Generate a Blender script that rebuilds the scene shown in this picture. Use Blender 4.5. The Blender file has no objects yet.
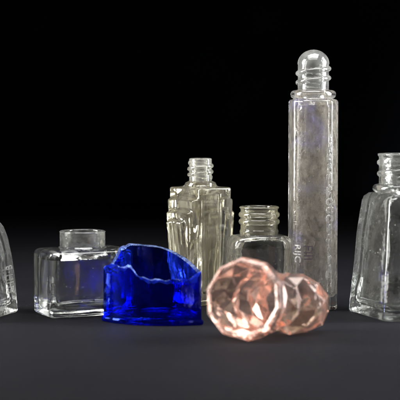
import bpy, math, random
import numpy as np
from mathutils import Vector, noise

random.seed(7)
CM = 0.01
scene = bpy.context.scene
col = scene.collection
PI = math.pi
N = 192                                   # samples round a bottle
TH = np.linspace(0, 2*PI, N, endpoint=False)

# ------------------------------------------------------------------ helpers
def tag(o, label=None, cat=None, group=None, kind=None):
    if label: o['label'] = label
    if cat: o['category'] = cat
    if group: o['group'] = group
    if kind: o['kind'] = kind
    return o

def empty(name, x, y, yaw=0, z=0.0):
    o = bpy.data.objects.new(name, None)
    o.empty_display_size = 0.01
    o.location = (x*CM, y*CM, z*CM)
    o.rotation_euler = (0, 0, math.radians(yaw))
    col.objects.link(o)
    return o

def link_mesh(name, verts, faces, mat, parent=None, smooth=35, face_mats=None, mats=None):
    me = bpy.data.meshes.new(name)
    me.from_pydata([tuple(float(c)*CM for c in v) for v in verts], [], faces)
    me.validate()
    if mats is None: mats = [mat]
    for m in mats: me.materials.append(m)
    if face_mats is not None:
        for p, k in zip(me.polygons, face_mats): p.material_index = k
    if smooth:
        me.shade_smooth()
        me.set_sharp_from_angle(angle=math.radians(smooth))
    else:
        me.shade_flat()
    me.update()
    o = bpy.data.objects.new(name, me)
    col.objects.link(o)
    if parent is not None: o.parent = parent
    return o

def poly(hs, p):
    """radius by angle of a polygon with rounded corners; hs = [(angle_deg, distance)], larger p = crisper corners"""
    s = np.zeros(N)
    for a, h in hs:
        s += np.maximum(0, np.cos(TH - math.radians(a))/h)**p
    return s**(-1.0/p)

def rect(a, b, p=14):
    return poly([(0, a), (180, a), (90, b), (270, b)], p)

def rect_cut(a, b, c, p=40):
    d = c
    return poly([(0, a), (180, a), (90, b), (270, b), (45, d), (135, d), (225, d), (315, d)], p)

def circ(r):
    return np.full(N, float(r))

def ring(z, R):
    R = np.asarray(R, float)
    z = np.full(N, z) if np.isscalar(z) else z
    return np.stack([R*np.cos(TH), R*np.sin(TH), z], 1)

def lerp(a, b, t): return a + (b-a)*t

def densify(rings, step=0.12):
    out = [rings[0]]
    for a, b in zip(rings[:-1], rings[1:]):
        L = float(np.max(np.linalg.norm(b-a, axis=1)))
        m = max(1, min(80, int(math.ceil(L/step))))
        for k in range(1, m+1):
            out.append(a + (b-a)*k/m)
    return out

def wobble(rings, amp, freq, seed):
    out = []
    for r in rings:
        q = r.copy()
        for i in range(len(q)):
            v = Vector(q[i])
            n = noise.noise_vector(v*freq + Vector((seed, seed*1.7, -seed)))
            d = Vector((v.x, v.y, 0))
            if d.length > 1e-6: d.normalize()
            k = n.x*amp
            q[i, 0] += d.x*k; q[i, 1] += d.y*k
            q[i, 2] += n.z*amp*0.5
        out.append(q)
    return out

def tube(rings, cap_start=False, cap_end=False, flip=False):
    """verts, faces for a stack of rings; faces look outward when rings run upward and flip is False"""
    n = len(rings[0]); V = []; F = []
    for r in rings: V.extend([tuple(p) for p in r])
    for k in range(len(rings)-1):
        a, b = k*n, (k+1)*n
        for i in range(n):
            j = (i+1) % n
            F.append((a+i, a+j, b+j, b+i))
    if cap_start:
        c = len(V); V.append(tuple(np.mean(rings[0], axis=0)))
        for i in range(n): F.append((c, (i+1) % n, i))
    if cap_end:
        b = (len(rings)-1)*n
        c = len(V); V.append(tuple(np.mean(rings[-1], axis=0)))
        for i in range(n): F.append((c, b+i, b+(i+1) % n))
    if flip: F = [tuple(reversed(f)) for f in F]
    return V, F

def join(parts):
    V = []; F = []; M = []
    for (v, f, m) in parts:
        o = len(V); V += v; F += [tuple(i+o for i in q) for q in f]; M += [m]*len(f)
    return V, F, M

def merge_by_dist(o, d=1e-6):
    import bmesh
    bm = bmesh.new(); bm.from_mesh(o.data)
    bmesh.ops.remove_doubles(bm, verts=bm.verts, dist=d)
    bm.to_mesh(o.data); bm.free()

# ------------------------------------------------------------------ materials
def new_mat(name):
    m = bpy.data.materials.new(name); m.use_nodes = True
    nt = m.node_tree; nt.nodes.clear()
    return m, nt

def nd(nt, t, **kw):
    n = nt.nodes.new(t)
    for k, v in kw.items():
        if k in n.inputs: n.inputs[k].default_value = v
        else: setattr(n, k, v)
    return n

def coords(nt, scale=(100, 100, 100)):
    tc = nd(nt, 'ShaderNodeTexCoord')
    mp = nd(nt, 'ShaderNodeMapping'); mp.inputs['Scale'].default_value = scale
    nt.links.new(tc.outputs['Object'], mp.inputs['Vector'])
    return mp.outputs['Vector']

def ramp(nt, src, lo, hi, a=0.0, b=1.0):
    r = nd(nt, 'ShaderNodeMapRange')
    r.inputs['From Min'].default_value = lo; r.inputs['From Max'].default_value = hi
    r.inputs['To Min'].default_value = a; r.inputs['To Max'].default_value = b
    r.clamp = True
    nt.links.new(src, r.inputs['Value'])
    return r.outputs['Result']

def math_node(nt, op, a, b):
    m = nd(nt, 'ShaderNodeMath'); m.operation = op
    for k, v in ((0, a), (1, b)):
        if isinstance(v, (int, float)): m.inputs[k].default_value = v
        else: nt.links.new(v, m.inputs[k])
    return m.outputs[0]

def glass(name, color=(1, 1, 1), rough=0.0, ior=1.5, dust=0.05, dust_hi=0.14, dust_col=(.75, .75, .72),
          dust_scale=1.2, streak=(1, 1, 1), scratches=0.0, specks=0.0, bump=0.25, bump_scale=2.0,
          stain=0.0, stain_scale=1.9, stain_col=(.35, .25, .14), irid=0.0, fine_bump=0.1):
    m, nt = new_mat(name)
    L = nt.links.new
    vec = coords(nt); vec2 = coords(nt, tuple(100*s for s in streak))
    g = nd(nt, 'ShaderNodeBsdfGlass'); g.inputs['Color'].default_value = (*color, 1)
    g.inputs['Roughness'].default_value = rough; g.inputs['IOR'].default_value = ior
    # handmade ripple
    nb = nd(nt, 'ShaderNodeTexNoise'); nb.inputs['Scale'].default_value = bump_scale; nb.inputs['Detail'].default_value = 2
    L(vec2, nb.inputs['Vector'])
    nf = nd(nt, 'ShaderNodeTexNoise'); nf.inputs['Scale'].default_value = 14; nf.inputs['Detail'].default_value = 3
    L(vec, nf.inputs['Vector'])
    b1 = nd(nt, 'ShaderNodeBump'); b1.inputs['Strength'].default_value = bump; b1.inputs['Distance'].default_value = 0.0012
    L(nb.outputs['Fac'], b1.inputs['Height'])
    b2 = nd(nt, 'ShaderNodeBump'); b2.inputs['Strength'].default_value = fine_bump; b2.inputs['Distance'].default_value = 0.0002
    L(nf.outputs['Fac'], b2.inputs['Height']); L(b1.outputs[0], b2.inputs['Normal'])
    L(b2.outputs[0], g.inputs['Normal'])
    # dust and grime
    nz = nd(nt, 'ShaderNodeTexNoise'); nz.inputs['Scale'].default_value = dust_scale; nz.inputs['Detail'].default_value = 9
    nz.inputs['Roughness'].default_value = 0.68
    L(vec2, nz.inputs['Vector'])
    fac = ramp(nt, nz.outputs['Fac'], 0.38, 0.68, dust, dust_hi)
    if scratches:
        for k, (rx, sc) in enumerate((((0.3, .2, 0.6), 1.0), ((1.1, -.5, .2), 1.6))):
            tc = nd(nt, 'ShaderNodeTexCoord'); mp = nd(nt, 'ShaderNodeMapping')
            mp.inputs['Scale'].default_value = (100*sc*3, 100*sc*3, 100*sc*0.55); mp.inputs['Rotation'].default_value = rx
            L(tc.outputs['Object'], mp.inputs['Vector'])
            v = nd(nt, 'ShaderNodeTexVoronoi'); v.feature = 'DISTANCE_TO_EDGE'; v.inputs['Scale'].default_value = 1.0
            nn = nd(nt, 'ShaderNodeTexNoise'); nn.inputs['Scale'].default_value = 1.7; L(mp.outputs[0], nn.inputs['Vector'])
            va = nd(nt, 'ShaderNodeVectorMath'); va.operation = 'ADD'; L(mp.outputs[0], va.inputs[0]); L(nn.outputs['Color'], va.inputs[1])
            L(va.outputs[0], v.inputs['Vector'])
            line = ramp(nt, v.outputs['Distance'], 0.0, 0.014, 1.0, 0.0)
            msk = nd(nt, 'ShaderNodeTexNoise'); msk.inputs['Scale'].default_value = 2.2 + k; msk.inputs['Detail'].default_value = 4; L(vec, msk.inputs['Vector'])
            mk = ramp(nt, msk.outputs['Fac'], 0.58, 0.66, 0.0, scratches)
            fac = math_node(nt, 'MAXIMUM', fac, math_node(nt, 'MULTIPLY', line, mk))
    if specks:
        v = nd(nt, 'ShaderNodeTexVoronoi'); v.inputs['Scale'].default_value = 5.0; L(vec, v.inputs['Vector'])
        sep = nd(nt, 'ShaderNodeSeparateColor'); L(v.outputs['Color'], sep.inputs[0])
        size = ramp(nt, sep.outputs[0], 0.72, 1.0, 0.0, 0.16)
        dot = math_node(nt, 'LESS_THAN', v.outputs['Distance'], size)
        fac = math_node(nt, 'MAXIMUM', fac, math_node(nt, 'MULTIPLY', dot, specks))
    mixc = nd(nt, 'ShaderNodeMix'); mixc.data_type = 'RGBA'
    mixc.inputs['A'].default_value = (*dust_col, 1); mixc.inputs['B'].default_value = (*stain_col, 1)
    if stain:
        ns = nd(nt, 'ShaderNodeTexNoise'); ns.inputs['Scale'].default_value = stain_scale; ns.inputs['Detail'].default_value = 8
        ns.inputs['Roughness'].default_value = .7; L(vec2, ns.inputs['Vector'])
        L(ramp(nt, ns.outputs['Fac'], 0.5, 0.66, 0.0, stain), mixc.inputs['Factor'])
    else:
        mixc.inputs['Factor'].default_value = 0
    dcol = mixc.outputs['Result']
    if irid:
        ni = nd(nt, 'ShaderNodeTexNoise'); ni.inputs['Scale'].default_value = .55; ni.inputs['Detail'].default_value = 3; L(vec, ni.inputs['Vector'])
        m2 = nd(nt, 'ShaderNodeMix'); m2.data_type = 'RGBA'
        L(dcol, m2.inputs['A']); m2.inputs['B'].default_value = (.42, .40, .85, 1)
        L(ramp(nt, ni.outputs['Fac'], 0.56, 0.66, 0.0, irid), m2.inputs['Factor'])
        dcol = m2.outputs['Result']
    df = nd(nt, 'ShaderNodeBsdfDiffuse'); L(dcol, df.inputs['Color'])
    tr = nd(nt, 'ShaderNodeBsdfTranslucent'); L(dcol, tr.inputs['Color'])
    dt = nd(nt, 'ShaderNodeMixShader'); dt.inputs[0].default_value = 0.45
    L(df.outputs[0], dt.inputs[1]); L(tr.outputs[0], dt.inputs[2])
    mx = nd(nt, 'ShaderNodeMixShader'); L(fac, mx.inputs[0]); L(g.outputs[0], mx.inputs[1]); L(dt.outputs[0], mx.inputs[2])
    out = nd(nt, 'ShaderNodeOutputMaterial'); L(mx.outputs[0], out.inputs['Surface'])
    return m

M = {}
M['ink'] = glass('inkwell_glass', (.985, .99, .98), dust=.002, dust_hi=.015, specks=.25, bump=.22, bump_scale=.7)
M['ink_neck'] = glass('inkwell_neck_glass', (.97, .975, .96), dust=.005, dust_hi=.10, dust_scale=3.5, bump=.3)
M['polish'] = glass('polish_bottle_glass', (.88, .87, .815), dust=.02, dust_hi=.17, dust_col=(.44, .42, .36), streak=(1.2, 1.2, .3),
                    stain=.8, stain_col=(.40, .31, .15), bump=.10, bump_scale=1.5, scratches=.15, fine_bump=.05)
M['polish_in'] = glass('polish_bottle_residue', (.88, .87, .82), dust=.03, dust_hi=.26, dust_col=(.36, .34, .28), streak=(1.4, 1.4, .4),
                       stain=.7, stain_col=(.38, .28, .13), bump=.15, fine_bump=.1)
M['polish_neck'] = glass('polish_neck_glass', (.97, .965, .93), dust=.03, dust_hi=.15, bump=.3)
M['med'] = glass('medicine_glass', (.985, .985, .965), dust=.004, dust_hi=.035, scratches=.35, specks=.3, bump=.2)
M['med_neck'] = glass('medicine_neck_glass', (.975, .97, .94), dust=.02, dust_hi=.09, dust_col=(.7, .67, .5), bump=.3)
M['tall'] = glass('tall_vial_glass', (.99, .99, .985), dust=.004, dust_hi=.03, bump=.2, specks=.2)
M['tall_in'] = glass('tall_vial_residue', (.97, .96, .94), dust=.12, dust_hi=.54, dust_col=(.52, .48, .42), dust_scale=3.4, streak=(1, 1, .6),
                     stain=.9, stain_scale=5, stain_col=(.14, .09, .04), irid=.7, bump=.4, specks=.7, fine_bump=.4)
M['tall_neck'] = glass('tall_neck_glass', (.98, .98, .975), dust=.02, dust_hi=.10, bump=.3)
M['taper'] = glass('tapered_bottle_glass', (.985, .99, .98), dust=.003, dust_hi=.03, scratches=.35, specks=.4, irid=.0, bump=.2)
M['taper_neck'] = glass('tapered_neck_glass', (.98, .985, .975), dust=.01, dust_hi=.08, bump=.35)
M['bell'] = glass('bell_bottle_glass', (.985, .99, .985), dust=.004, dust_hi=.035, scratches=.25, specks=.3, bump=.2)
M['pink'] = glass('pink_stopper_glass', (1.0, .84, .77), rough=.0, dust=.012, dust_hi=.06, dust_col=(.95, .75, .68), bump=.25, bump_scale=1.2)
M['pink_worn'] = glass('worn_pink_edge', (1.0, .86, .80), rough=.12, dust=.10, dust_hi=.45, dust_col=(.95, .74, .67), dust_scale=3)
M['blue'] = glass('cobalt_glass', (.10, .18, .86), dust=.003, dust_hi=.02, dust_col=(.03, .08, .8), bump=.08, fine_bump=.04, specks=.1)
M['blue_rim'] = glass('cobalt_fracture', (.22, .38, .95), rough=.03, dust=.0, dust_hi=.35, dust_col=(.40, .52, .9), dust_scale=2.2, bump=.9, bump_scale=5)
M['letters'] = glass('embossed_letter_glass', (1, 1, 1), rough=.2, dust_scale=6, dust=.05, dust_hi=.6, dust_col=(.82, .82, .8))
M['letters_dim'] = glass('worn_letter_glass', (1, 1, 1), rough=.2, dust_scale=4, dust=.05, dust_hi=.35, dust_col=(.8, .8, .78))
M['letters_clear'] = glass('raised_letter_glass', (1, 1, 1), dust=.03, dust_hi=.42, dust_scale=5, bump=.9, bump_scale=5)
M['letters_dark'] = glass('dark_letter_glass', (.9, .88, .92), rough=.1, dust=.22, dust_hi=.6, dust_scale=4, dust_col=(.17, .14, .20))

def surface_mat(name, base, rough, grain, bump, spec=.25, lint=0.0):
    m, nt = new_mat(name); L = nt.links.new
    p = nd(nt, 'ShaderNodeBsdfPrincipled'); p.inputs['Roughness'].default_value = rough
    p.inputs['Specular IOR Level'].default_value = spec
    vec = coords(nt)
    n1 = nd(nt, 'ShaderNodeTexNoise'); n1.inputs['Scale'].default_value = grain; n1.inputs['Detail'].default_value = 6; L(vec, n1.inputs['Vector'])
    n2 = nd(nt, 'ShaderNodeTexNoise'); n2.inputs['Scale'].default_value = .12; n2.inputs['Detail'].default_value = 3; L(vec, n2.inputs['Vector'])
    f = math_node(nt, 'MULTIPLY', ramp(nt, n1.outputs['Fac'], .3, .7, .7, 1.3), ramp(nt, n2.outputs['Fac'], .3, .7, .85, 1.15))
    vm = nd(nt, 'ShaderNodeVectorMath'); vm.operation = 'SCALE'; vm.inputs[0].default_value = base; L(f, vm.inputs['Scale'])
    if lint:                                                    # fine pale dust grains
        v = nd(nt, 'ShaderNodeTexVoronoi'); v.inputs['Scale'].default_value = 2.2; L(vec, v.inputs['Vector'])
        sp = nd(nt, 'ShaderNodeSeparateColor'); L(v.outputs['Color'], sp.inputs[0])
        dot = math_node(nt, 'LESS_THAN', v.outputs['Distance'], ramp(nt, sp.outputs[0], .6, 1.0, 0.0, .075))
        mc = nd(nt, 'ShaderNodeMix'); mc.data_type = 'RGBA'; L(vm.outputs[0], mc.inputs['A']); mc.inputs['B'].default_value = (lint, lint, lint, 1)
        L(dot, mc.inputs['Factor']); L(mc.outputs['Result'], p.inputs['Base Color'])
    else: L(vm.outputs[0], p.inputs['Base Color'])
    b = nd(nt, 'ShaderNodeBump'); b.inputs['Strength'].default_value = bump; b.inputs['Distance'].default_value = .0002
    L(n1.outputs['Fac'], b.inputs['Height']); L(b.outputs[0], p.inputs['Normal'])
    out = nd(nt, 'ShaderNodeOutputMaterial'); L(p.outputs[0], out.inputs['Surface'])
    return m
M['table'] = surface_mat('dark_tabletop', (.0045, .0045, .0055), .7, 9, .3, .025, .05)
M['cloth'] = surface_mat('black_backdrop', (.11, .125, .16), 1.0, 6, .2, .03)

# ------------------------------------------------------------------ setting
def slab(name, x0, x1, y0, y1, z0, z1, mat):
    V = [(x0, y0, z0), (x1, y0, z0), (x1, y1, z0), (x0, y1, z0), (x0, y0, z1), (x1, y0, z1), (x1, y1, z1), (x0, y1, z1)]
    F = [(0, 3, 2, 1), (4, 5, 6, 7), (0, 1, 5, 4), (1, 2, 6, 5), (2, 3, 7, 6), (3, 0, 4, 7)]
    return tag(link_mesh(name, V, F, mat, smooth=0), kind='structure')
slab('tabletop', -110, 110, -95, 100, -3, 0, M['table'])
slab('backdrop', -160, 160, 104, 107, -40, 150, M['cloth'])

# ------------------------------------------------------------------ bottle builder
def threads(R0, z0, z1, turns, amp, w, phase=0.0, step=0.02, lead=True):
    """rings of a round neck between z0 and z1 with a helical screw thread"""
    out = []
    m = int((z1-z0)/step)+1
    zc0 = z0 + w*2; pitch = (z1-z0-w*3.5)/max(turns, 1e-6)
    for z in np.linspace(z0, z1, m):
        r = np.full(N, float(R0))
        for k in range(int(math.ceil(turns))+1):
            t = (TH + phase) % (2*PI)/(2*PI) + k          # turn number at each angle
            zc = zc0 + pitch*t
            fade = np.clip((turns - t)/.12, 0, 1)*np.clip(t/.12, 0, 1)
            r += amp*np.maximum(0, 1-((z-zc)/(w*1.55))**2)**.6*fade
        out.append(ring(float(z), r))
    return out

def bead_rings(R0, z0, z1, beads, step=0.02):
    out = []
    for z in np.linspace(z0, z1, int((z1-z0)/step)+1):
        r = R0 + sum(a*max(0, 1-((z-c)/(w*1.5))**2)**.6 for (c, a, w) in beads)
        out.append(ring(float(z), circ(r)))
    return out

def lip(R_out, R_in, z, h=0.05):
    """rounded rim from the outer to the inner wall"""
    out = []
    for a in np.linspace(0, PI, 9):
        r = (R_out+R_in)/2 + (R_out-R_in)/2*math.cos(a)
        out.append(ring(z + h*math.sin(a), circ(r)))
    return out

def fillet(zc, rho, Rfun, a0=0, a1=90, n=8, sign=1):
    """convex corner: walls turning into shoulder; Rfun(offset) gives the section inset by offset"""
    out = []
    for a in np.radians(np.linspace(a0, a1, n)):
        out.append(ring(zc + sign*rho*math.sin(a), Rfun(rho*(1-math.cos(a)))))
    return out

def make_bottle(root, out_body, out_neck, in_neck, in_body, mat_body, mat_neck, mat_in=None,
                amp=0.012, seed=1.0, body_name='body', closed_top=False, freq=.8, amp_in=None):
    """out_* run upward, in_neck and in_body run downward; out_neck starts on the last ring of out_body"""
    if amp_in is None: amp_in = amp*2
    ob = densify(out_body); on = densify(out_neck, .06); inn = densify(in_neck, .06); ib = densify(in_body)
    ob = wobble(ob, amp, freq, seed); on = wobble(on, amp*.5, freq, seed)
    inn = wobble(inn, amp_in*.5, freq, seed+5); ib = wobble(ib, amp_in, freq, seed+5)
    on[0] = ob[-1]; ib[0] = inn[-1]
    v1, f1 = tube(ob, cap_start=True)
    v2, f2 = tube(ib, cap_end=True)
    V, F, K = join([(v1, f1, 0), (v2, f2, 1)])
    body = link_mesh(body_name, V, F, None, root, face_mats=K, mats=[mat_body, mat_in or mat_body])
    v, f = tube(on + inn)
    neck = link_mesh('neck', v, f, mat_neck, root)
    merge_by_dist(neck)
    return body, neck

def base_rings(Rfun, rho=.12, kick=.10):
    """foot of a bottle: slightly pushed-up underside, then a rounded heel"""
    R0 = Rfun(rho)
    out = [ring(kick, R0*.15), ring(kick*.8, R0*.5), ring(kick*.2, R0*.8), ring(0.0, R0*.93)]
    for a in np.radians(np.linspace(-90, 0, 7)):
        out.append(ring(rho + rho*math.sin(a), Rfun(rho*(1-math.cos(a)))))
    return out

def floor_rings(Rfun, zf, rho=.35, dome=.12):
    out = []
    for a in np.radians(np.linspace(0, 90, 9)):
        out.append(ring(zf + rho - rho*math.sin(a), Rfun(rho*(1-math.cos(a)))))
    R0 = Rfun(rho)
    out += [ring(zf+dome*.35, R0*.7), ring(zf+dome*.8, R0*.35), ring(zf+dome, R0*.1)]
    return out

def lettering(text, size, root, mat, loc, rot, depth=.03, name='embossed_letters', spacing=1.0, xs=1.0):
    cu = bpy.data.curves.new(name, 'FONT'); cu.body = text; cu.size = size*CM; cu.extrude = depth*CM*.5
    cu.bevel_depth = depth*CM*.3; cu.bevel_resolution = 1; cu.space_character = spacing; cu.align_x = 'CENTER'; cu.align_y = 'CENTER'
    tmp = bpy.data.objects.new('tmp_text', cu); col.objects.link(tmp)
    dg = bpy.context.evaluated_depsgraph_get()
    me = bpy.data.meshes.new_from_object(tmp.evaluated_get(dg))
    bpy.data.objects.remove(tmp)
    me.materials.clear(); me.materials.append(mat); me.name = name
    o = bpy.data.objects.new(name, me); col.objects.link(o)
    o.parent = root; o.location = [c*CM for c in loc]; o.rotation_euler = rot; o.scale = (xs, 1, 1)
    return o

# ------------------------------------------------------------------ square inkwell (left)
def inkwell():
    root = empty('inkwell_bottle', -5.95, .5, 25, .02)
    tag(root, 'squat clear square glass bottle with a wide short neck, behind the blue shard', 'bottle', 'clear glass bottles')
    A, B, H = 2.22, 1.50, 3.30
    def so(off): return rect(A-off, B-off, 9)
    def si(off): return lerp(rect(A-.24-off, B-.28-off, 4.5), circ(1.2), .08)
    ob = base_rings(so, .16, .08) + fillet(H-.30, .30, so, 0, 88, 9)
    t = [(H+.02, .45), (H+.03, .8)]
    for z, k in t: ob.append(ring(z, lerp(so(.3), circ(1.24), k)))
    ob.append(ring(H+.05, circ(1.22)))
    on = [ring(H+.05, circ(1.22)), ring(H+.12, circ(1.15)), ring(4.12, circ(1.15))] + lip(1.17, .97, 4.14, .05)
    inn = [ring(4.1, circ(.97)), ring(H+.05, circ(.95))]
    ib = [ring(H+.05, circ(.95)), ring(H-.12, circ(1.02)), ring(H-.2, lerp(circ(1.1), si(.25), .6))]
    ib += [ring(H-.22-.25*math.sin(a), si(.25*(1-math.sin(a)))) for a in np.radians(np.linspace(10, 90, 7))]
    ib += floor_rings(si, .30, .45, .16)
    make_bottle(root, ob, on, inn, ib, M['ink'], M['ink_neck'], amp=.02, seed=2.3, amp_in=.05)
inkwell()

# ------------------------------------------------------------------ stepped nail polish bottle
def polish():
    root = empty('nail_polish_bottle', 0.02, 4.6, 40, .02)
    tag(root, 'yellowish clear bottle with stepped fluted sides and threaded neck, behind the blue shard', 'bottle', 'clear glass bottles')
    H = 6.2
    # side face looks along -x: the waterfall of steps; its twin on +x
    steps = [(5.66, 1.15, .30), (4.98, .95, .30), (4.50, .68, .28)]
    def section(z, inset=0.0, flute=True):
        t = z/H
        a = 1.0 + .10*math.sin(t*PI*.5)**2 - inset          # half depth along x
        b = 1.17 + .12*t**1.6 - inset                        # half width along y
        R = poly([(0, a), (180, a), (90, b), (270, b)], 26)
        y = R*np.sin(TH); x = R*np.cos(TH)
        side = np.clip((np.abs(x)/a - .9)/.08, 0, 1)
        add = np.zeros(N)
        for (zk, wk, ek) in steps:
            s = 1/(1+np.exp(np.clip((z-zk+.08*(np.abs(y)/wk)**2)/.03, -40, 40)))
            k = np.clip((wk*(b/1.25) - np.abs(y))/.11, 0, 1)**.7
            fadeout = .25+.75*min(1, max(0, (z/zk)))**.7
            add += ek*s*k*fadeout
        fl = .045*np.cos((y+.18*(z/H)**2*np.sign(y))*2*PI/.40)*side*(1 if flute else 0)*(1/(1+math.exp((z-4.3)/.15)))
        x = x + np.sign(x)*(add*side + fl)
        return np.stack([x, y, np.full(N, z)], 1)
    ob = []
    s0 = section(0.0)
    for zz, k in ((.1, .1), (.08, .5), (.02, .8), (0, .93)):
        r = s0*k; r[:, 2] = zz; ob.append(r)
    for a in np.radians(np.linspace(-80, 0, 5)):
        r = section(.12+.12*math.sin(a), .12*(1-math.cos(a))); ob.append(r)
    zs = list(np.linspace(.2, 4.2, 34)) + list(np.linspace(4.25, 5.75, 60)) + list(np.linspace(5.8, H-.1, 5))
    ob += [section(z) for z in zs]
    for a in np.radians(np.linspace(15, 90, 5)):
        ob.append(section(H-.1+.1*math.sin(a), .1*(1-math.cos(a))))
    for z, k in ((H+.02, .4), (H+.04, .75)):
        ob.append(lerp(section(H, .1), ring(z, circ(.8)), k)); ob[-1][:, 2] = z
    ob += [ring(H+.10, circ(.86)), ring(H+.24, circ(.80)), ring(H+.32, circ(.64))]
    on = [ring(H+.32, circ(.64))] + threads(.60, H+.34, 7.62, 2.6, .10, .075, 1.0) + [ring(7.66, circ(.60))] + lip(.60, .40, 7.68, .06)
    inn = [ring(7.6, circ(.40)), ring(H+.32, circ(.40))]
    def si(off): return rect(.74-off, .90-off, 6)
    ib = [ring(H+.32, circ(.40)), ring(H+.05, circ(.46)), ring(H-.15, lerp(circ(.6), si(.1), .5)), ring(H-.35, si(0)), ring(1.2, si(.05))] + floor_rings(si, .5, .4, .1)
    make_bottle(root, ob, on, inn, ib, M['polish'], M['polish_neck'], M['polish_in'], amp=.02, seed=9.1, freq=1.2)
polish()

# ------------------------------------------------------------------ medicine bottle
def medicine():
    root = empty('medicine_bottle', 3.08, 2.6, 12, .02)
    tag(root, 'small clear round-shouldered bottle with wide beaded neck, behind the pink stopper', 'bottle', 'clear glass bottles')
    A, B, H = 1.62, 1.25, 3.85
    def so(off): return rect(A-off, B-off, 5)
    def si(off): return rect(A-.2-off, B-.2-off, 4)
    ob = base_rings(so, .15, .08)
    for a in np.radians(np.linspace(0, 82, 12)):
        R = lerp(circ(1.02), so(0), math.cos(a)**.55)
        ob.append(ring(H-.6+.55*math.sin(a), R))
    ob.append(ring(H, circ(1.0)))
    on = [ring(H, circ(1.0))] + bead_rings(.97, H+.05, 5.1, [(H+.12, .05, .08), (4.50, .10, .10), (4.86, .10, .095)]) + [ring(5.15, circ(.97)), ring(5.22, circ(1.03))] + lip(1.03, .82, 5.24, .06)
    inn = [ring(5.1, circ(.80)), ring(H, circ(.80))]
    ib = [ring(H, circ(.80)), ring(H-.1, circ(.86))]
    for a in np.radians(np.linspace(75, 0, 9)):
        ib.append(ring(H-.72+.5*math.sin(a), lerp(circ(.9), si(0), math.cos(a)**.55)))
    ib += floor_rings(si, .35, .4, .12)
    make_bottle(root, ob, on, inn, ib, M['med'], M['med_neck'], amp=.018, seed=4.4)
medicine()

# ------------------------------------------------------------------ tall domed vial
def tall():
    root = empty('tall_vial', 5.85, 2.3, 8, .02)
    tag(root, 'tallest bottle, a narrow clear vial with cloudy brown residue and a rounded glass top', 'bottle', 'clear glass bottles')
    A, H = 1.18, 10.9
    def so(off): return rect_cut(A-off, A-.06-off, 1.30-off, 60)
    def si(off): return lerp(rect_cut(.96-off, .92-off, 1.08-off, 30), circ(.98-off), .3)
    ob = base_rings(so, .10, .12) + [ring(.3, so(0)), ring(H-.5, so(0))] + fillet(H-.22, .16, so, 0, 80, 6)
    ob += [ring(H-.02, circ(1.03)), ring(H, circ(1.06)), ring(H+.03, circ(1.12)), ring(H+.08, circ(1.155)), ring(H+.15, circ(1.17)), ring(H+.24, circ(1.17)), ring(H+.31, circ(1.15)), ring(H+.37, circ(1.10)), ring(H+.41, circ(1.0)), ring(H+.43, circ(.86))]
    z0 = H+.43
    on = [ring(z0, circ(.86))] + threads(.80, z0+.02, 12.66, 2.1, .12, .085, -.6)
    for a in np.radians(np.linspace(0, 88, 14)):
        on.append(ring(12.66+.74*math.sin(a), circ(.82*math.cos(a)+.0005)))
    # inner wall of the dome and neck
    inn = []
    for a in np.radians(np.linspace(88, 0, 12)):
        inn.append(ring(12.60+.56*math.sin(a), circ(.60*math.cos(a)+.0005)))
    inn += [ring(z0, circ(.58))]
    ib = [ring(z0, circ(.58)), ring(H+.1, circ(.66)), ring(H-.15, lerp(circ(.8), si(0), .6)), ring(H-.4, si(0)), ring(1.2, si(0))] + floor_rings(si, .62, .3, .08)
    make_bottle(root, ob, on, inn, ib, M['tall'], M['tall_neck'], M['tall_in'], amp=.012, seed=6.2, amp_in=.03)
    # worn raised writing down the front, and the ridge of writing down the right corner
    lettering('RIJC', .50, root, M['letters'], (-.985, -.875, 2.95), (PI/2, PI/2, -.785), .03, spacing=1.05)
    lettering('FIII', .66, root, M['letters_dark'], (-.50, -1.125, 3.0), (PI/2, PI/2, 0), .01)
    lettering('OUC', .46, root, M['letters_clear'], (.60, -1.12, 5.2), (PI/2, PI/2, 0), .12, spacing=1.3, name='raised_letters')
    import bmesh
    bm = bmesh.new(); rr = random.Random(11)
    for k in range(58):
        z = rr.choice((rr.uniform(1.2, 9.0), rr.uniform(6.0, 8.6), rr.uniform(1.2, 4.4)))
        s_ = rr.uniform(.02, .075); u = rr.uniform(-.11, .11); rr2 = rr.uniform(1.2, 4.5)
        m0 = len(bm.verts)
        bmesh.ops.create_icosphere(bm, subdivisions=2, radius=1.0)
        bm.verts.ensure_lookup_table()
        for v in bm.verts[m0:]:
            n_ = 1 + .35*noise.noise(v.co*1.3 + Vector((k, 0, 0)))
            p = Vector((v.co.x*s_*n_, v.co.y*s_*.8, v.co.z*s_*rr.uniform(1.0, 1.05)*rr2*n_))
            c, sn = 1.0, 0.0
            v.co = Vector((.60+u*c + p.x*c - p.y*sn, -1.13+u*sn + p.x*sn + p.y*c, z+p.z))*CM
    me = bpy.data.meshes.new('raised_marks'); bm.to_mesh(me); bm.free(); me.shade_smooth(); me.materials.append(M['letters_clear'])
    o = bpy.data.objects.new('raised_marks', me); col.objects.link(o); o.parent = root
tall()

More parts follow.
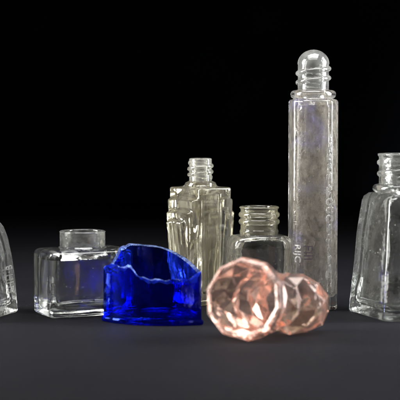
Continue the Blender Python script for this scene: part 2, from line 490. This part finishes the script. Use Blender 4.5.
# ------------------------------------------------------------------ tapered bottle (right)
def tapered(name, label, x, y, yaw, prof, neck, mb, mn, seed, collar=True):
    """prof: [(z, half_x, half_y, cut)] upward; neck: (r, z_top)"""
    root = empty(name, x, y, yaw, .02)
    tag(root, label, 'bottle', 'clear glass bottles')
    def sec(p, off=0.0, q=64): return rect_cut(p[1]-off, p[2]-off, p[3]-off, q)
    p0 = prof[0]
    def so(off): return sec(p0, off)
    ob = base_rings(so, .10, .10) + [ring(p[0], sec(p)) for p in prof[1:]]
    r, zt = neck; H = prof[-1][0]
    if collar:
        ob += [ring(H+.04, lerp(sec(prof[-1]), circ(r+.2), .7)), ring(H+.06, circ(r+.20)), ring(H+.12, circ(r+.27)), ring(H+.2, circ(r+.31)), ring(H+.32, circ(r+.30)), ring(H+.41, circ(r+.23)), ring(H+.46, circ(r+.03))]
        zb = H+.46
    else:
        ob += [ring(H+.15, circ(r+.15)), ring(H+.3, circ(r+.03))]; zb = H+.3
    on = [ring(zb, circ(r+.03))] + threads(r, zb+.02, zt-.25, 1.7, .10, .09, .8) + [ring(zt-.2, circ(r)), ring(zt-.1, circ(r+.06))] + lip(r+.06, r-.2, zt-.05, .05)
    inn = [ring(zt-.15, circ(r-.2)), ring(zb, circ(r-.22))]
    w = .26
    ib = [ring(zb, circ(r-.22))]
    for p in reversed(prof[2:]):
        ib.append(ring(p[0]-.12, lerp(sec(p, w, 10), circ(min(p[1], p[2])-w), .25)))
    def si(off): return sec((0, prof[1][1], prof[1][2], prof[1][3]), w+off, 8)
    ib += floor_rings(si, .40, .35, .30)
    make_bottle(root, ob, on, inn, ib, mb, mn, amp=.025, seed=seed, amp_in=.06)
    return root

tapered('perfume_bottle', 'tapered clear bottle with scratched panels at the right edge, beside the tall vial',
        10.2, 0, 19.2, [(0, 2.05, 2.33, 2.84), (.5, 2.03, 2.30, 2.82), (2, 1.92, 2.18, 2.66), (4, 1.75, 1.98, 2.46), (5.3, 1.62, 1.82, 2.27), (5.72, 1.57, 1.77, 2.20), (5.95, 1.50, 1.66, 2.08), (6.12, 1.36, 1.48, 1.78)],
        (1.22, 8.12), M['taper'], M['taper_neck'], 3.7)
lb = tapered('bell_bottle', 'clear sloping bottle with raised letters on its corner, at the left edge',
        -11.8, -.4, -17, [(0, 2.02, 2.3, 2.85), (.5, 2.0, 2.28, 2.82), (1.6, 1.93, 2.2, 2.72), (3, 1.80, 2.04, 2.52), (3.8, 1.66, 1.9, 2.34), (4.4, 1.48, 1.7, 2.1), (4.8, 1.24, 1.45, 1.75), (5.0, 1.0, 1.2, 1.35)],
        (.9, 6.4), M['bell'], M['taper_neck'], 8.8, collar=False)
from mathutils import Matrix
_r = (Matrix.Rotation(PI/2, 3, 'Z') @ Matrix.Rotation(-.08, 3, 'X') @ Matrix.Rotation(-PI/2, 3, 'Y') @ Matrix.Rotation(PI/2, 3, 'X')).to_euler()
lettering('EHH·B', 1.1, lb, M['letters_dim'], (1.93, 1.25, 1.75), _r, .02, spacing=1.15, xs=.42)

# ------------------------------------------------------------------ broken cobalt bottle base
def blue():
    root = empty('broken_bottle_base', -2.32, -3.0, -15, .02)
    tag(root, 'broken cobalt blue glass bottle base with a jagged chipped top edge', 'glass shard')
    n = 240
    def lens(half, bf, bb, yc=0.0):
        """front arc bulging bf towards -y, back arc bulging bb towards +y; starts at the left corner, runs along the front"""
        pts = []
        def arc(s, b, k):
            t = np.linspace(-1, 1, k, endpoint=False)
            return t, b*(1-np.abs(t)**2.1)
        t, h = arc(-1, bf, n//2)
        for u, v in zip(t, h): pts.append((half*u, -v+yc))
        for u, v in zip(*arc(1, bb, n//2)): pts.append((-half*u, v+yc))
        return np.array(pts)
    def R3(p, z): return np.column_stack([p, np.full(len(p), z) if np.isscalar(z) else z])
    half, bf, bb = 2.47, .85, 2.5
    # rim height along the walk: front (left to right) then back (right to left)
    fx = [-1, -.94, -.7, -.45, -.28, -.15, .0, .2, .4, .6, .8, .93, 1]
    fz = [2.62, 2.72, 2.80, 2.82, 2.60, 2.32, 2.18, 2.16, 2.14, 2.22, 2.30, 2.42, 2.52]
    bx = [-1, -.93, -.86, -.80, -.66, -.5, -.2, .1, .4, .7, .9, 1]
    bz = [2.62, 2.68, 3.00, 3.42, 3.68, 3.62, 3.52, 3.30, 3.02, 2.72, 2.56, 2.52]
    tt = np.linspace(-1, 1, n//2, endpoint=False)
    rim = np.concatenate([np.interp(tt, fx, fz), np.interp(-tt, bx, bz)])
    rough = np.array([1.7 if (i < n*.17 or n*.40 < i < n//2) else 1.0 if i < n//2 else (.9 if i > n*.93 else .18) for i in range(n)])
    jag = rough*np.array([noise.fractal(Vector((i*.055, 3.3, 0)), .9, 2.1, 3)*.13 for i in range(n)])
    rim_o = rim + jag
    jag2 = rough*np.array([noise.fractal(Vector((i*.05, 8.8, 2)), .9, 2.1, 3)*.26 for i in range(n)])
    rim_i = rim + jag2 - .04 - .14*rough
    po, pi_ = lens(half, bf, bb), lens(half-.17, bf-.13, bb-.15)
    zf = .28
    # foot plate
    foot = []
    pf = lens(half+.10, bf+.09, bb+.09)
    for s, z in ((.1, .06), (.5, .05), (.85, .02), (.96, 0.0), (.985, .01), (1.0, .07), (1.0, .16), (.985, .22)):
        foot.append(R3(pf*s, z))
    foot.append(R3(po*1.0, .24))
    ffl = []
    for s, z in ((1.0, .62), (.985, .48), (.94, .38), (.85, .33), (.5, .36), (.1, .38)): ffl.append(R3(pi_*s, z))
    foot = densify(foot); ffl = densify(ffl)
    wo = [R3(po, .24 + (rim_o-.24)*t) for t in np.linspace(0, 1, 22)]
    wi = [R3(pi_, .62 + (rim_i-.62)*t) for t in np.linspace(1, 0, 20)]
    # fracture surface between outer and inner edge, uneven
    fr = []
    for k in range(0, 7):
        t = k/6
        p = lerp(po, pi_, t)
        z = lerp(rim_o, rim_i, t)
        if 0 < k < 6:
            z = z + rough*np.array([.10*noise.fractal(Vector((i*.08, t*2.4, 5)), .9, 2.1, 3) for i in range(n)])
            z = z + .05*math.sin(t*PI)*rough
        fr.append(R3(p, z))
    # ripple on the walls
    wo = wobble(wo, .02, .7, 1.1); wi = wobble(wi, .04, .7, 2.2)
    foot[-1] = wo[0]; ffl[0] = wi[-1]; fr[0] = wo[-1]; fr[-1] = wi[0]
    v1, f1 = tube(foot, cap_start=True); v2, f2 = tube(ffl, cap_end=True)
    V, F, K = join([(v1, f1, 0), (v2, f2, 0)])
    link_mesh('foot', V, F, M['blue'], root)
    v1, f1 = tube(wo); v2, f2 = tube(wi)
    V, F, K = join([(v1, f1, 0), (v2, f2, 0)])
    link_mesh('wall', V, F, M['blue'], root)
    v, f = tube(fr)
    o = link_mesh('broken_edge', v, f, M['blue_rim'], root, smooth=18)
    o['label'] = 'pale chipped fracture edge'
blue()

# ------------------------------------------------------------------ pink faceted stopper
def stopper():
    ax0 = Vector((1.90, -8.30, 1.80)); ax1 = ax0 + Vector((math.sin(.40)*4.2, math.cos(.40)*4.2, -.76))
    d = (ax1-ax0).normalized()
    def worn(o):
        o.data.materials.append(M['pink_worn'])
        merge_by_dist(o)
        b = o.modifiers.new('worn', 'BEVEL'); b.width = .010*CM; b.segments = 2; b.limit_method = 'ANGLE'; b.angle_limit = math.radians(20); b.material = 1
    root = empty('glass_stopper', 1.90, -8.30, 0, 0)
    tag(root, 'pale pink faceted glass stopper lying on its side', 'stopper')
    root.location = [c*CM for c in (1.90, -8.42, 1.90)]
    X = d.cross(Vector((0, 0, 1))).normalized(); Y = d.cross(X)
    from mathutils import Matrix
    root.rotation_euler = Matrix((X, Y, d)).transposed().to_euler()
    rnd = random.Random(5)
    def oc(t, r, rot=0, k=8, jit=.03, off=(0, 0)):
        return [(off[0]+r*(1+rnd.uniform(-jit, jit))*math.cos(2*PI*(i+rot+.3)/k), off[1]+r*(1+rnd.uniform(-jit, jit))*math.sin(2*PI*(i+rot+.3)/k), t + rnd.uniform(-jit, jit)*.5) for i in range(k)]
    def stitch(V, F, a, b, k, twist):
        for i in range(k):
            j = (i+1) % k
            if twist == 0: F.append((a+i, a+j, b+j, b+i))
            else: # b is rotated half a step ahead
                F.append((a+i, a+j, b+i)); F.append((a+j, b+j, b+i))
    k = 10
    def solid(name, spec, cap0, cap1):
        V = []; F = []; starts = []
        for s in spec:
            starts.append(len(V)); V += oc(*s[:3], k=k, jit=s[3], off=s[4] if len(s) > 4 else (0, 0))
        for q in range(len(spec)-1):
            stitch(V, F, starts[q], starts[q+1], k, 0 if abs(spec[q][2]-spec[q+1][2]) < .01 else 1)
        if cap0 is not None:
            c = len(V); V.append(cap0)
            for i in range(k): F.append((c, starts[0]+(i+1) % k, starts[0]+i))
        if cap1 is not None:
            c = len(V); V.append(cap1)
            for i in range(k): F.append((c, starts[-1]+i, starts[-1]+(i+1) % k))
        return V, F
    # head: shallow pyramid face, crown facets, girdle, back facets; then waist and plug
    spec = [(.02, 1.60, 0, .006), (-.02, 1.70, 0, .006), (.10, 1.84, 0, .006), (.42, 1.87, 0, .006), (.62, 1.78, .5, .02, (.05, 0)), (1.05, 1.50, 1.0, .03, (.15, 0)), (1.45, 1.32, 1.5, .05, (.35, 0))]
    V, F = solid('head', spec, (-.35, -.45, .36), None)
    last = V[6*k:7*k]
    hd = link_mesh('head', V, F, M['pink'], root, smooth=0)
    worn(hd)
    for p in hd.data.polygons:                                   # the rubbed rim round the face
        zz = [hd.data.vertices[i].co.z/CM for i in p.vertices]
        if max(zz) < .13 and len(p.vertices) == 4: p.material_index = 1
    spec2 = [(1.45, 1.32, 1.5, .0), (1.85, 1.40, 2.0, .02, (.60, .0)), (2.25, 1.14, 2.5, .03, (.85, .0)), (2.75, 1.40, 3.0, .03, (1.15, 0)), (3.25, 1.36, 3.5, .04, (1.38, -.04)), (3.95, 1.20, 4.0, .07, (1.62, -.02))]
    V, F = solid('plug', spec2, None, (1.8, 0.1, 4.3))
    V[0:k] = last
    pl = link_mesh('plug', V, F, M['pink'], root, smooth=0); worn(pl)
stopper()

# ------------------------------------------------------------------ camera
cam = bpy.data.cameras.new('camera'); co = bpy.data.objects.new('camera', cam); col.objects.link(co)
co.location = (0, -.70, .098)
co.rotation_euler = (math.radians(90-3.28), 0, 0)
cam.sensor_width = 36; cam.lens = 18/math.tan(math.radians(8.15))
cam.clip_start = .01; cam.clip_end = 50
cam.dof.use_dof = True; cam.dof.focus_distance = .72; cam.dof.aperture_fstop = 12
scene.camera = co

# ------------------------------------------------------------------ light
w = bpy.data.worlds.new('World'); scene.world = w; w.use_nodes = True
bg = w.node_tree.nodes['Background']; bg.inputs[0].default_value = (.6, .7, 1, 1); bg.inputs[1].default_value = .0015

def area(name, loc, target, sx, sy, power, color=(1, 1, 1), spread=120):
    l = bpy.data.lights.new(name, 'AREA'); l.shape = 'RECTANGLE'; l.size = sx*CM; l.size_y = sy*CM; l.energy = power; l.color = color; l.spread = math.radians(spread)
    o = bpy.data.objects.new(name, l); col.objects.link(o)
    o.location = [c*CM for c in loc]
    o.rotation_euler = (Vector(target)-Vector(loc)).to_track_quat('-Z', 'Y').to_euler()
    return o
area('softbox_lamp', (-52, -4, 24), (0, 0, 4), 20, 50, 5.5, (1, .98, .95), 100)
area('softbox_lamp', (52, 0, 24), (0, 0, 4), 20, 50, 5.5, (.95, .98, 1), 100)
area('overhead_lamp', (0, -12, 62), (0, -4, 0), 60, 34, 3.4, (1, 1, 1), 95)

scene.view_settings.view_transform = 'Standard'
scene.view_settings.look = 'None'
scene.view_settings.exposure = 0
scene.view_settings.gamma = 1
cy = scene.cycles
cy.max_bounces = 24; cy.transmission_bounces = 24; cy.glossy_bounces = 8; cy.diffuse_bounces = 3; cy.transparent_max_bounces = 16
cy.use_denoising = True
cy.sample_clamp_indirect = 8
cy.blur_glossy = .3
